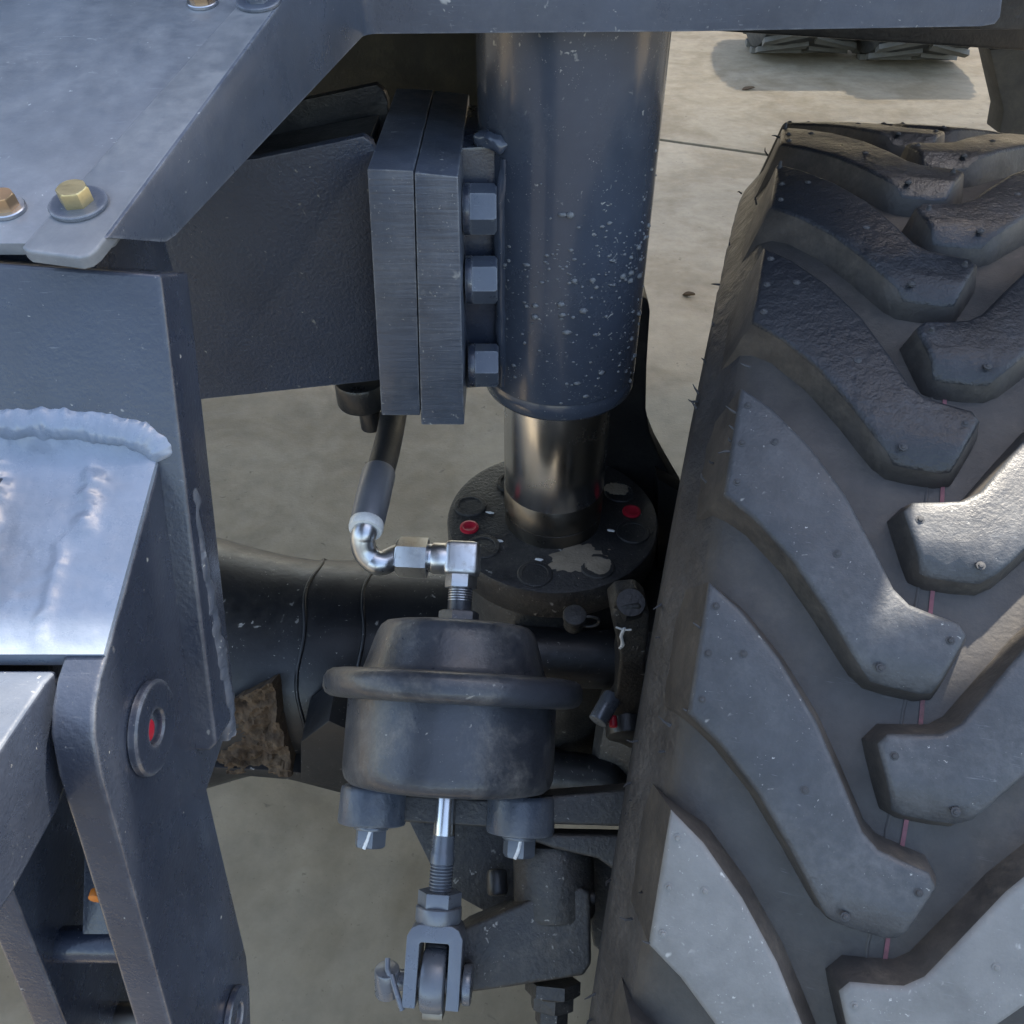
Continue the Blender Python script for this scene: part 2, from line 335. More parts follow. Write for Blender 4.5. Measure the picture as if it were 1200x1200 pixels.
for a, r in prof: rings.append([b.verts.new(wp(a + math.copysign(scuff(a, k)[1], a), 2 * math.pi * k / N, r + scuff(a, k)[0])) for k in range(N)])
for A, B in zip(rings, rings[1:]):
    for k in range(N): b.faces.new((A[k], B[k], B[(k + 1) % N], A[(k + 1) % N]))
for f in b.faces:
    c = f.calc_center_median(); f.material_index = 0 if abs(c.x) < .138 else 1
lobj('carcass', b, ['tyre_groove', 'tyre_side'], wheel, 60)
b = bmesh.new()
rim = [(-.125, .482), (-.128, .50), (-.120, .50), (-.115, .47), (-.06, .455), (.02, .455), (.03, .40), (.05, .20), (.05, 0)]
rings = [[b.verts.new(wp(a, 2 * math.pi * k / 64, max(r, .001))) for k in range(64)] for a, r in rim]
for A, B in zip(rings, rings[1:]):
    for k in range(64): b.faces.new((A[k], B[k], B[(k + 1) % 64], A[(k + 1) % 64]))
lobj('rim', b, ['black_paint'], wheel, 40)
# red paint stripe on the tread floor
b = bmesh.new(); N = 264; ra = []
for a in (.0045, .0072): ra.append([b.verts.new(wp(a + .0008 * math.sin(k * .7), 2 * math.pi * k / N, rf(a) + .0008)) for k in range(N)])
for k in range(N): b.faces.new((ra[0][k], ra[1][k], ra[1][(k + 1) % N], ra[0][(k + 1) % N]))
lobj('red_stripe', b, ['red_stripe'], wheel, 60)
# moulding seam
b = bmesh.new(); ra = []
for a, dr in ((-.0014, .0001), (-.0004, .0010), (.0004, .0010), (.0014, .0001)): ra.append([b.verts.new(wp(a - .004 + .0012 * math.sin(k * 1.7), 2 * math.pi * k / N, rf(0) + dr - .0003)) for k in range(N)])
for A, B in zip(ra, ra[1:]):
    for k in range(N): b.faces.new((A[k], B[k], B[(k + 1) % N], A[(k + 1) % N]))
lobj('mould_seam', b, ['tyre_groove'], wheel, 60)
U = [(-.1374, -.1695), (-.1151, -.150), (-.0866, -.1157), (-.0600, -.074), (-.0385, -.0295), (-.0240, .0015), (-.0135, .0125), (.0000, .0165), (.0165, .0205), (.0212, .0290)]
Lo = [(-.1370, -.0585), (-.1140, -.0400), (-.0860, -.0085), (-.0610, .0290), (-.0450, .0550), (-.0355, .0695), (-.0290, .0762), (-.0180, .0778), (.0000, .0785), (.0065, .0765)]
def make_lug(mir):
    b = bmesh.new(); nrow = 5; grid = []
    for (ua, up), (la, lp) in zip(U, Lo):
        grid.append([((1 - t) * ua + t * la, (1 - t) * up + t * lp) for t in [i / (nrow - 1) for i in range(nrow)]])
    nst = len(grid)
    def top(a, p): return wp(a, p, WR - WC * a * a)
    V = [[b.verts.new(top(*q)) for q in row] for row in grid]
    for i in range(nst - 1):
        for j in range(nrow - 1): b.faces.new((V[i][j], V[i + 1][j], V[i + 1][j + 1], V[i][j + 1]))
    loop = [(i, 0) for i in range(nst)] + [(nst - 1, j) for j in range(1, nrow)] + [(i, nrow - 1) for i in range(nst - 2, -1, -1)] + [(0, j) for j in range(nrow - 2, 0, -1)]
    ca = sum(grid[i][j][0] for i, j in loop) / len(loop)
    base = []
    P2 = [Vector((grid[i][j][0], grid[i][j][1] * WR)) for i, j in loop]; n = len(loop)
    area = sum(P2[k].x * P2[(k + 1) % n].y - P2[(k + 1) % n].x * P2[k].y for k in range(n)); sg = 1 if area > 0 else -1
    for k in range(n):
        t_ = (P2[(k + 1) % n] - P2[k - 1]).normalized(); nrm = Vector((t_.y, -t_.x)) * sg
        i, j = loop[k]; a, p = grid[i][j]; off = .0075
        if i == 0:
            q = P2[k] + Vector((-.016, 0)) + nrm * .003; base.append(b.verts.new(wp(q.x, q.y / WR, WR - .066)))
        else:
            q = P2[k] + nrm * off; base.append(b.verts.new(wp(q.x, q.y / WR, rf(q.x) - .006)))
    walls = []
    for k in range(n):
        i, j = loop[k]; i2, j2 = loop[(k + 1) % n]
        walls.append(b.faces.new((V[i][j], base[k], base[(k + 1) % n], V[i2][j2])))
    bmesh.ops.recalc_face_normals(b, faces=b.faces)
    for f in walls: f.material_index = 1
    rim_e = [e for e in b.edges if len(e.link_faces) == 2 and {f.material_index for f in e.link_faces} == {0, 1}]
    bmesh.ops.bevel(b, geom=rim_e, offset=.0030, segments=2, affect='EDGES', profile=.55, clamp_overlap=True, material=0)
    # the nose is worn to a lower step along its foot
    for v in b.verts:
        a = v.co.x; r = math.hypot(v.co.y, v.co.z); p = math.atan2(-v.co.y, v.co.z)
        if a > -.036 and p > .062 and r > WR - .012:
            f = min(1, (p - .062) / .012); rn = r - .008 * f * f; v.co = wp(a, p, rn)
    if mir:
        for v in b.verts: v.co.x *= -1
    return b
def make_nubs(mir, tall):
    b = bmesh.new(); pos = [(-.131, -.150, .0025), (-.131, -.110, .0028), (-.130, -.072, .0028), (-.109, -.115, .0018), (.012, .035, .0026), (-.026, .066, .0022), (-.06, -.02, .0016)]
    if tall: pos[0] = (-.135, -.158, .010); pos[4] = (.012, .032, .006)
    for a, p, h in pos:
        r0 = WR - WC * a * a - .001; c = wp(a, p, r0); ax = wp(0, p, 1)
        lathe(b, c, ax, [(.0030, 0), (.0029, .0013), (.0019, .0014), (.0013, h * .55 + .001), (0, h * .55 + .0012)], 8)
    if mir:
        for v in b.verts: v.co.x *= -1
    return b
protoL = {}
half_ph = DL / 2
def place_lug(mir, i, mat):
    key = mir
    if key not in protoL:
        o = lobj('lug', make_lug(mir), ['lug_top', 'lug_wall'], wheel, 50); protoL[key] = o
        for t in (0, 1):
            bmn = make_nubs(mir, t); bmesh.ops.recalc_face_normals(bmn, faces=bmn.faces); me = bpy.data.meshes.new('vent_nub'); bmn.to_mesh(me); bmn.free(); me.materials.append(MATS['nub']); protoL[(key, t)] = me
    else:
        o = protoL[key].copy(); link(o); o.parent = wheel
    o.rotation_euler = (i * DL + (half_ph if mir else 0), 0, 0)
    o.material_slots[0].link = 'OBJECT'; o.material_slots[0].material = MATS[mat]
    nb = bpy.data.objects.new('vent_nub', protoL[(key, 1 if i in (0, 1) else 0)]); link(nb); nb.parent = o; nb['kind'] = 'stuff'; nb.material_slots[0].link = 'OBJECT'; nb.material_slots[0].material = MATS['lug_pale' if mat == 'lug_pale' else 'nub']
for i in range(33):
    ii = i if i < 20 else i - 33
    place_lug(False, ii, {-4: 'lug_dark', -3: 'lug_dark', -2: 'lug_dark', -1: 'lug_dark', 0: 'lug_dark', 1: 'lug_dark', 2: 'lug_dark', 5: 'lug_pale'}.get(ii, 'lug_top'))
    place_lug(True, ii, {-4: 'lug_dark', -3: 'lug_dark', -2: 'lug_dark', -1: 'lug_dark', 0: 'lug_dark', 1: 'lug_dark', 4: 'lug_pale', 5: 'lug_pale'}.get(ii, 'lug_top'))

# ragged rubber flash hairs along the inner shoulder
b = bmesh.new(); rnd = random.Random(3)
for k in range(48):
    ph = rnd.uniform(-.30, 1.1); a = rnd.choice((-.138, -.150, -.160, -.1705)) + rnd.uniform(-.003, .003)
    r0 = {True: WR - .010}.get(a > -.142, WR - .04 if a > -.155 else WR - .085); p0 = wp(a, ph, r0); ln = rnd.uniform(.003, .011)
    d1 = (wp(0, ph, 1) * rnd.uniform(.2, 1) + Vector((-rnd.uniform(.2, 1), rnd.uniform(-.5, .5), rnd.uniform(-.5, .5)))).normalized(); d2 = (d1 + Vector((rnd.uniform(-.6, .6), rnd.uniform(-.6, .6), rnd.uniform(-.6, .6)))).normalized()
    tube(b, [p0 - d1 * .002, p0 + d1 * ln * .5, p0 + d1 * ln * .5 + d2 * ln * .5], [.0011, .0008, .0003], 5)
lobj('rubber_flash', b, ['nub'], wheel, 60, 'stuff')

# ================================================================== MACHINE FRAME (upper left)
YA = .335
A0 = PY(115, 275, YA); B0z = .22
dn = Vector((0, -B0z, 1)).normalized()                # deck plane: rises slightly away from the camera
def PD(px, py, up=0): return PPL(px, py, A0 + dn * up, dn)
deck = thing('deck_panel', 'grey blue steel deck sheet with bolt heads, upper left corner', 'panel', PD(60, 200) - dn * .006)
b = bmesh.new(); f0 = PD(84, 268); q = [Vector((-.55, f0.y, 0)), Vector((PD(100, 268).x, f0.y, 0)), PD(124, 258), PD(318, 0), Vector((-.125, .80, 0)), Vector((-.55, .80, 0))]
for p in q: p.z = A0.z + (p.y - A0.y) * B0z - .0062
prism(b, q, -dn * .006, .001, 2); obj('sheet', b, 'paint_deck', deck)
def deck_bolt(px, py, af, ht, mat, wash, parent, wmat='paint', wr=0, up=.0):
    c = PD(px, py, up); b = bmesh.new()
    if wash: washer(b, c, dn, wr, af * .3, .0022, 36); parent = obj('washer', b, wmat, parent); b = bmesh.new()
    hexhead(b, c + dn * (.0022 if wash else 0.0), dn, af, ht, R(12)); return obj('bolt_head', b, mat, parent)
deck_bolt(10, 247, .0098, .0058, 'zinc_copper', 1, deck, 'zinc_clean', .0078, -.0062)
deck_bolt(238, 5, .0118, .0066, 'zinc_copper', 1, deck, 'zinc_clean', .0088, -.0062)
# angle bracket: top strip, hanging web and the cross panel
skirt = thing('bracket_skirt', 'bent grey blue steel skirt running diagonally then across the top edge', 'panel', PD(60, 285))
b = bmesh.new(); strip = [PD(25, 289), PD(31, 294), PD(92, 302), PD(104, 299), PD(113, 292), PD(126, 276), PD(330, 0)]
bend0, bend1 = PD(126, 276), PD(330, 0); dirb = (bend1 - bend0)
bendE = bend0 + dirb * 1.35; le0, le1 = PD(25, 289), PD(276, 8); leE = le0 + (le1 - le0) * 1.33
strip = strip[:-1] + [bendE, leE]
prism(b, strip, -dn * .0060, .0012, 3); top = obj('top_strip', b, 'paint_strip', skirt)
c = PD(93, 241, 0); b = bmesh.new(); washer(b, c, dn, .0121, .004, .0020, 44); wsh = obj('washer', b, 'paint_panel', skirt)
b = bmesh.new(); hexhead(b, c + dn * .0020, dn, .0116, .0066, R(8)); obj('bolt_head', b, 'zinc_yellow', wsh)
c = PD(303, 4, 0); b = bmesh.new(); washer(b, c, dn, .0121, .004, .0020, 44); wsh = obj('washer', b, 'paint_panel', skirt)
b = bmesh.new(); hexhead(b, c + dn * .0020, dn, .0116, .0066, R(8)); obj('bolt_head', b, 'paint_panel', wsh)
wn = dirb.cross(Vector((0, 0, 1))).normalized()
if wn.x < 0: wn = -wn
off = wn * .0008
PW = lambda px, py: PPL(px, py, bend0 + off, wn)
P1 = PW(430, 40); k0 = PW(126, 279)
n2 = Vector((.02, -1, 0)).normalized()
up1 = Vector((P1.x, P1.y, H + .10))
tP = (Vector((P1.x, P1.y, 0)) - Vector((bend0.x, bend0.y, 0))).dot(Vector((dirb.x, dirb.y, 0))) / Vector((dirb.x, dirb.y, 0)).length_squared
bendP = bend0 + dirb * tP; bendP.x, bendP.y = P1.x, P1.y
web = [k0, PW(188, 283.5), PW(196, 283), PW(206, 276), PW(424, 44), P1, bendP, bend0 + off]
PC = lambda px, py: PPL(px, py, P1, n2)
cross = [P1, PC(800, 37), PC(1150, 31), PC(1166, 28), PC(1172, 20), PC(1177, -20), PC(1180, -60)]
cross += [Vector((cross[-1].x, cross[-1].y, H + .10)), up1]
t_ = bmesh.new(); V1 = [t_.verts.new(p) for p in web]; iP, iU = 5, 6
V2 = [V1[iP]] + [t_.verts.new(p) for p in cross[1:]] + [V1[iU]]
fa = t_.faces.new(V1); fb = t_.faces.new(V2[::-1]); bmesh.ops.recalc_face_normals(t_, faces=[fa, fb])
if fb.normal.y > 0: bmesh.ops.reverse_faces(t_, faces=[fa, fb])
be = [e_ for e_ in t_.edges if len(e_.link_faces) == 2]; bmesh.ops.bevel(t_, geom=be, offset=.008, segments=5, affect='EDGES', profile=.5)
bmesh.ops.solidify(t_, geom=t_.faces[:], thickness=.005); bmesh.ops.recalc_face_normals(t_, faces=t_.faces); bevel_sharp(t_, .0009, 2, 60)
obj('web', t_, 'paint_panel', skirt)

# front frame plate and its clevis bracket
XE = -.1473
fp0 = PY(188, 322, YA); XE = fp0.x; fpb = PX(254, 872, XE); lean = (fpb - fp0).normalized(); fpn = lean.cross(Vector((1, 0, 0))).normalized()
if fpn.y > 0: fpn = -fpn                               # towards the camera
PF = lambda px, py: PPL(px, py, fp0, fpn)
frame_t = thing('frame_plate', 'thick slanting blue grey frame plate under the deck at left', 'frame', fp0 + lean * .3)
tl = PF(-260, 290)
b = bmesh.new(); prism(b, [tl, fp0, fpb, fpb + lean * .004 + Vector((-.004, 0, 0)), Vector((-.30, fpb.y, fpb.z)), Vector((tl.x, fpb.y, fpb.z))], -fpn * .032, .0018, 3)
obj('plate', b, 'paint', frame_t)
b = bmesh.new(); hexa(b, [(-.42, YA + .030, fp0.z - .002), (XE - .040, YA + .030, fp0.z - .002), (XE - .040, YA + .11, fp0.z - .002), (-.42, YA + .11, fp0.z - .002), (-.42, YA + .02, fp0.z - .09), (XE - .040, YA + .02, fp0.z - .09), (XE - .040, YA + .11, fp0.z - .09), (-.42, YA + .11, fp0.z - .09)], .002)
obj('rear_box', b, 'paint', frame_t)
XC = -.158
clev = thing('clevis_bracket', 'two cheek clevis bracket with welded cover plate and pin bosses, lower left', 'bracket', PX(240, 1230, XC))
def cheek(X, th, px_front, px_back, name='cheek'):
    b = bmesh.new(); prism(b, [PX(*p, X) for p in px_front] + [PX(*p, X) for p in px_back], (-th, 0, 0), .0016, 3); return obj(name, b, 'paint', clev)
cheek(XC, .0165, [(190, 530), (160, 642), (128, 758), (117, 795), (111, 828), (110, 860), (118, 908), (140, 985), (200, 1200), (222, 1290)], [(312, 1290), (294, 1200), (293, 1160), (289, 1120), (265, 1020), (243, 925), (255, 890), (262, 868), (226, 690)])
cheek(-.222, .0165, [(-95, 560), (-60, 800), (-40, 900), (17, 1049), (77, 1200), (110, 1290)], [(230, 1290), (190, 1130), (150, 980), (120, 900), (60, 560)])
ca, cb = PX(191, 520, XC), PX(124, 768, XC); e = (cb - ca).normalized(); cn = Vector((1, 0, 0)).cross(e).normalized()
if cn.z < 0: cn = -cn
X0c, X1c = -.42, XC - .0155
t0, t1 = ca + cn * .0006, cb + cn * .0006
def fbm(p, o=4):
    v, a_ = 0, 1
    for k in range(o): v += a_ * noise.noise(p * (2 ** k)); a_ *= .55
    return v
def cover_h(x, sv):
    q = Vector((x * 60, sv * 9, 3.3)); h_ = .0004 * fbm(q * 2)
    top_ = math.exp(-((sv + .01) / .085) ** 2); h_ += top_ * (.0105 + .0022 * fbm(q * .8 + Vector((4, 1, 0))))
    for xc, wd_, am, lo, hi in ((XC - .066, .0050, .0036, .02, 1.0), (XC - .024, .0045, .0022, .10, .48), (XC - .030, .0030, .0014, .50, .95)):
        dx = x - xc - .004 * fbm(Vector((sv * 4, xc * 90, 1))) - .006 * (sv - .5)
        gate = 1 / (1 + math.exp(-(sv - lo) * 40)) / (1 + math.exp((sv - hi) * 40))
        h_ += gate * am * math.exp(-(dx / wd_) ** 2) * (1 + .7 * fbm(q * 1.7 + Vector((0, 0, xc * 40))))
    return h_
b = bmesh.new(); NX, NS = 110, 80; XL = -.30; rows = []
for i in range(NS + 1):
    sv = -.16 + 1.16 * i / NS; row = []
    for j in range(NX + 1):
        x = X1c + .0150 + (XL - X1c - .0150) * (j / NX); p = t0.lerp(t1, sv); p.x = x; edge_ = min(1, math.sin(min(1, j / 7) * math.pi / 2), (NS - i) / 3)
        row.append(b.verts.new(p + cn * (.0004 + cover_h(x, sv) * edge_)))
    rows.append(row)
for i in range(NS):
    for j in range(NX): b.faces.new((rows[i][j], rows[i + 1][j], rows[i + 1][j + 1], rows[i][j + 1]))
rim_ = [rows[0][j] for j in range(NX + 1)] + [rows[i][NX] for i in range(1, NS + 1)] + [rows[NS][j] for j in range(NX - 1, -1, -1)] + [rows[i][0] for i in range(NS - 1, 0, -1)]
lowr = [b.verts.new(v.co - cn * (.0008 if False else .011)) for v in rim_]
for k in range(len(rim_)): b.faces.new((rim_[k], rim_[(k + 1) % len(rim_)], lowr[(k + 1) % len(rim_)], lowr[k]))
b.faces.new(lowr[::-1]); obj('cover_plate', b, 'paint_weld_sky', clev, 50)
# weld runs
def bead(pts, rad, mat, parent, flat=1., fn=None, wob=.0022, ws=60., k=10):
    b = bmesh.new(); sp = smooth_path(pts, k); m = len(sp); rs = [rad * (1 - .35 * (abs(2 * i / (m - 1) - 1)) ** 6) for i in range(m)]
    tube(b, sp, rs, 16, True, wob, ws, flat, fn); return obj('weld_bead', b, mat, parent, 70)
bead([PF(*p) - fpn * .0035 for p in ((-80, 503), (-20, 498), (40, 496), (90, 498), (130, 503), (160, 511), (180, 522), (190, 538))], .0090, 'paint_weld_sky', clev, .85, cn, .0016, 150., 22)
bead([PX(210, 545, -.153), PX(224, 640, -.153), PX(244, 760, -.153), PX(264, 862, -.153)], .0072, 'paint_sawn', clev, 1., None, .0020, 90., 20)
# pin with washer
pc = PX(172, 852, XC)
b = bmesh.new(); washer(b, pc, (1, 0, 0), .0205, .0075, .0045, 48); obj('pin_washer', b, 'paint', clev)
b = bmesh.new(); cyl(b, pc + Vector((-.09, 0, 0)), pc + Vector((.0008, 0, 0)), .0078, 24); obj('pin', b, 'steel_paint', clev)
b = bmesh.new(); cyl(b, pc + Vector((.0006, -.001, -.001)), pc + Vector((.0016, -.001, -.001)), .0048, 16, .0004); obj('red_dab', b, 'red_cap', clev)
pc2 = PX(272, 1192, XC); b = bmesh.new(); washer(b, pc2, (1, 0, 0), .0165, .007, .004, 40); obj('pin_washer', b, 'paint', clev)
b = bmesh.new(); cyl(b, pc2 + Vector((-.09, 0, 0)), pc2 + Vector((.0008, 0, 0)), .0078, 24); obj('pin', b, 'steel_dull', clev)
ct = PX(110, 1146, -.195); b = bmesh.new(); cyl(b, Vector((-.225, ct.y + .02, ct.z - .012)), Vector((XC - .012, ct.y + .02, ct.z - .012)), .0085, 24); obj('cross_tube', b, 'paint', clev)
b = bmesh.new(); c1, c2 = PX(88, 1000, -.21), PX(84, 1150, -.21); hexa(b, [c1 + Vector((0, .012, 0)), c1 + Vector((.05, .012, 0)), c2 + Vector((.05, .012, 0)), c2 + Vector((0, .012, 0)), c1 + Vector((0, .022, 0)), c1 + Vector((.05, .022, 0)), c2 + Vector((.05, .022, 0)), c2 + Vector((0, .022, 0))], .001)
obj('back_plate', b, 'paint', clev)
om = PX(112, 1054, -.19) ; b = bmesh.new(); cyl(b, om + Vector((0, .0, 0)), om + Vector((0, .004, 0)), .0035, 12, .0005)
obj('orange_dab', b, 'orange_mark', clev)
# link arm between the cheeks
XA = -.1765
arm_pts = [(-150, 1075), (0, 877), (52, 800), (66, 785), (74, 800), (78, 860), (78, 920), (68, 950), (15, 1048), (0, 1070), (-180, 1330)]
b = bmesh.new(); prism(b, [PX(*p, XA - .002) for p in arm_pts], (-.040, 0, 0), .002, 3); b.normal_update()
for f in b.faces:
    if f.normal.z > .6: f.material_index = 1  # up-facing faces get a lighter paint: sunlight put into the colour
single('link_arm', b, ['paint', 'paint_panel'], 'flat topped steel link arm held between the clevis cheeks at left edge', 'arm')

# ================================================================== STRUT
CX, CY = .05, .788
zc = lambda h: H - h
strut = thing('suspension_strut', 'large wet blue grey strut cylinder standing on a polished rod', 'cylinder', (CX, CY, zc(.692)))
b = bmesh.new(); lathe(b, (CX, CY, zc(.497)), (0, 0, 1), [(.060, .004), (.062, 0), (.0765, 0), (.0785, .002), (.0795, .005), (.0795, .0185), (.0788, .0195), (.0788, .0205), (.080, .0215), (.080, .62), (0, .62)], 96)
obj('barrel', b, 'paint_smooth', strut, 35)
b = bmesh.new(); cyl(b, (CX, CY, zc(.640)), (CX, CY, zc(.45)), .0590, 72); obj('piston_rod', b, 'chrome', strut)
b = bmesh.new(); lathe(b, (CX, CY, zc(.692)), (0, 0, 1), [(0, 0), (.0585, 0), (.0585, .018), (.0575, .0185), (.0575, .020), (.0592, .021), (.0592, .0545), (.058, .056), (0, .056)], 72); obj('rod_foot', b, 'steel_dull', strut)
# water drops on the barrel
b = bmesh.new()
for k in range(820):
    th = random.uniform(-85, 80); hh = .24 + .25 * random.random() ** .6
    if random.random() < .35: hh = random.gauss(.335, .022); th = random.uniform(-75, 70)
    if hh > .475 or hh < .2: continue
    dens = .35 + .65 * min(1, max(0, (th + 40) / 70))
    if random.random() > dens: continue
    s = min(.0040, random.lognormvariate(-6.95, .7)); a = R(-90 + th)
    nrm = Vector((math.cos(a), math.sin(a), 0)); c = Vector((CX, CY, zc(hh))) + nrm * .0799; tx = Vector((-nrm.y, nrm.x, 0)); M = Matrix((tx, Vector((0, 0, 1)), nrm)).transposed()
    t = bmesh.new(); bmesh.ops.create_icosphere(t, subdivisions=1, radius=1)
    sx, sy = s * random.uniform(.9, 1.6), s * random.uniform(.5, .9)
    for v in t.verts: v.co = c + M @ Vector((v.co.x * sx, v.co.y * sy - (s * .3 if v.co.z > .5 else 0), v.co.z * s * .75))
    join(b, t)
obj('water_drops', b, 'water', strut, 180, 'stuff')
# clamp lug welded to the barrel, mounting plates and bolts
mount = thing('strut_mount', 'pair of thick flame cut mounting plates bolted beside the strut', 'bracket', (-.085, .70, zc(.50)))
b = bmesh.new()
yb = .885
def plate(name, px4, Y, mat):
    q = [PY(*p, Y) for p in px4]; b = bmesh.new(); hexa(b, q + [Vector((p.x, yb, p.z)) for p in q], .0016, 2); return obj(name, b, mat, mount)
plate('inner_plate', [(430, 198), (484.6, 200), (492.4, 487), (447, 487)], .665, 'paint_sawn')
plate('outer_plate', [(485.6, 202), (537, 207), (544, 498), (493.6, 498)], .663, 'paint_sawn')
b = bmesh.new(); hexa(b, [(-.052, .737, zc(.238)), (-.010, .742, zc(.238)), (-.010, .742, zc(.475)), (-.052, .737, zc(.475)), (-.052, .86, zc(.238)), (-.010, .86, zc(.238)), (-.010, .86, zc(.475)), (-.052, .86, zc(.475))], .003, 2)
obj('spacer_block', b, 'paint', mount)
bead([(-.006, .735, zc(.245)), (-.010, .736, zc(.30)), (-.010, .736, zc(.40)), (-.008, .737, zc(.47))], .006, 'paint_smooth', mount, 1, None, .002, 50.)
bead([(-.030, .745, zc(.232)), (-.014, .735, zc(.233)), (-.006, .735, zc(.238))], .007, 'paint_smooth', mount, 1, None, .003, 60.)
for py in (245, 328, 428):
    p = PY(568, py, .716); c = Vector((-.0415, p.y, p.z)); b = bmesh.new(); cyl(b, c, c + Vector((.0065, 0, 0)), .021, 40, .001); w_ = obj('washer', b, 'paint', mount)
    b = bmesh.new(); hexhead(b, c + Vector((.0065, 0, 0)), (1, 0, 0), .036, .022, R(62 if py < 400 else 50), .10); obj('bolt_head', b, 'paint_panel', w_)
# arm from the frame to the mounting plates
arm = thing('box_beam', 'dark blue box beam joining frame and strut mounting plates', 'beam', PY(340, 460, .75))
b = bmesh.new(); q = [PY(150, 200, .68), PY(300, 186, .69), PY(425, 160, .70), PY(436, 168, .705), PY(441, 180, .71), PY(446, 446, .71), PY(240, 468, .68), PY(150, 478, .675)]
prism(b, q, (0, .012, 0), .002, 2); obj('front_web', b, 'paint_rough', arm)
b = bmesh.new(); prism(b, [p + Vector((0, .10, .012)) for p in q], (0, .012, 0), .002, 2); obj('rear_web', b, 'black_paint', arm)
b = bmesh.new(); l0, l1 = q[0], q[2]; hexa(b, [l0 + Vector((0, .013, -.02)), l1 + Vector((.0, .013, -.012)), l1 + Vector((.0, .099, -.012)), l0 + Vector((0, .099, -.02)), l0 + Vector((0, .013, -.03)), l1 + Vector((.0, .013, -.022)), l1 + Vector((.0, .099, -.022)), l0 + Vector((0, .099, -.03))], .001)
obj('top_flange', b, 'black_paint', arm)
# cap of a valve hanging under the arm
vc = PY(424, 462, .80); b = bmesh.new(); cyl(b, vc + Vector((0, 0, .02)), vc + Vector((0, 0, -.012)), .028, 28, .004); cyl(b, vc + Vector((.006, 0, -.012)), vc + Vector((.006, 0, -.045)), .012, 20)
single('drain_valve', b, 'black_paint', 'small black drain valve hanging below the support arm', 'valve')

# ================================================================== KNUCKLE
kn = thing('steering_knuckle', 'black steering knuckle with round bolted flange under the polished rod', 'knuckle', (CX, CY, zc(1.15)))
FH = .692
b = bmesh.new(); lathe(b, (CX, CY, zc(FH)), (0, 0, -1), [(0, 0), (.124, 0), (.128, .0015), (.1295, .005), (.1295, .040), (.126, .045), (.11, .045), (.11, .06), (0, .06)], 96); obj('flange', b, 'black_cast', kn)
for px, py in ((551, 593), (566, 641), (627, 673), (700, 664), (742, 624), (727, 577), (600, 566), (690, 556)):
    c = PH(px, py, FH); b = bmesh.new(); lathe(b, c, (0, 0, 1), [(.0205, 0), (.0205, .0010), (.0192, .0020), (.0150, .0022), (.0145, .0016), (0, .0016)], 28); obj('flange_bolt_cap', b, 'black_cast', kn, 30)
for px, py in ((550, 618.5), (740, 600)):
    c = PH(px, py, FH); b = bmesh.new(); lathe(b, c, (0, 0, 1), [(.0115, 0), (.0112, .0022), (.0085, .003), (.006, .0016), (0, .0012)], 24); obj('red_plug', b, 'red_cap', kn, 40)
def splat(name, c, r1, r2, h, mat, parent, ang=0, n=28, seedv=0.):
    b = bmesh.new(); rings = []; c = Vector(c)
    n = max(n, 48)
    for f, z in ((1, 0), (.8, .7), (.45, 1)):
        rg = []
        for k in range(n):
            a = 2 * math.pi * k / n; wv = 1 + .34 * noise.noise(Vector((math.cos(a) * 1.8 + seedv, math.sin(a) * 1.8, seedv))) + .16 * noise.noise(Vector((math.cos(a) * 6 + seedv, math.sin(a) * 6, seedv))) + .10 * noise.noise(Vector((math.cos(a) * 15 + seedv, math.sin(a) * 15, f))); x, y = r1 * f * wv * math.cos(a), r2 * f * wv * math.sin(a)
            rg.append(b.verts.new(c + Vector((x * math.cos(ang) - y * math.sin(ang), x * math.sin(ang) + y * math.cos(ang), h * z))))
        rings.append(rg)
    for A, B in zip(rings, rings[1:]):
        for k in range(n): b.faces.new((A[k], A[(k + 1) % n], B[(k + 1) % n], B[k]))
    b.faces.new(rings[-1]); return obj(name, b, mat, parent, 60)
splat('mud_splash', PH(676, 655, FH) + Vector((0, 0, .0005)), .034, .021, .0018, 'sand_mud', kn, R(15), 28, 1.)
splat('mud_splash', PH(702, 664, FH) + Vector((0, 0, .0017)), .016, .014, .0012, 'sand_mud', kn, 0, 20, 3.)
splat('mud_splash', PH(722, 574, FH) + Vector((0, 0, .0017)), .016, .012, .0010, 'sand_mud', kn, 0, 20, 6.)
for k in range(26):
    px, py = random.gauss(672, 26), random.gauss(655, 12); sz = random.uniform(.0008, .003)
    pk = PH(px, py, FH)
    if (Vector((CX, CY, pk.z)) - pk).length < .122 and (Vector((CX, CY, pk.z)) - pk).length > .065: splat('mud_speck', pk + Vector((0, 0, .0003)), sz, sz * .7, .0005, 'sand_mud', kn, 0, 12, px)
for px, py in ((574, 601), (585, 634), (716, 622), (632, 656)):
    splat('paint_dab', PH(px, py, FH) + Vector((0, 0, .0004)), .005, .0022, .0006, 'white_mark', kn, R(-10), 12, px)
b = bmesh.new(); lathe(b, (CX, CY, zc(.745)), (0, 0, -1), [(0, 0), (.105, 0), (.112, .02), (.115, .10), (.10, .30), (.09, .40), (0, .40)], 48, .006); obj('body', b, 'black_cast', kn)
c0 = PY(600, 768, .655); c1 = PY(722, 772, .655); b = bmesh.new(); tube(b, smooth_path([c0 + Vector((0, 0, 0)), c0.lerp(c1, .4), c0.lerp(c1, .8), c1]), .036, 32); obj('pivot_tube', b, 'axle_paint', kn, 50)
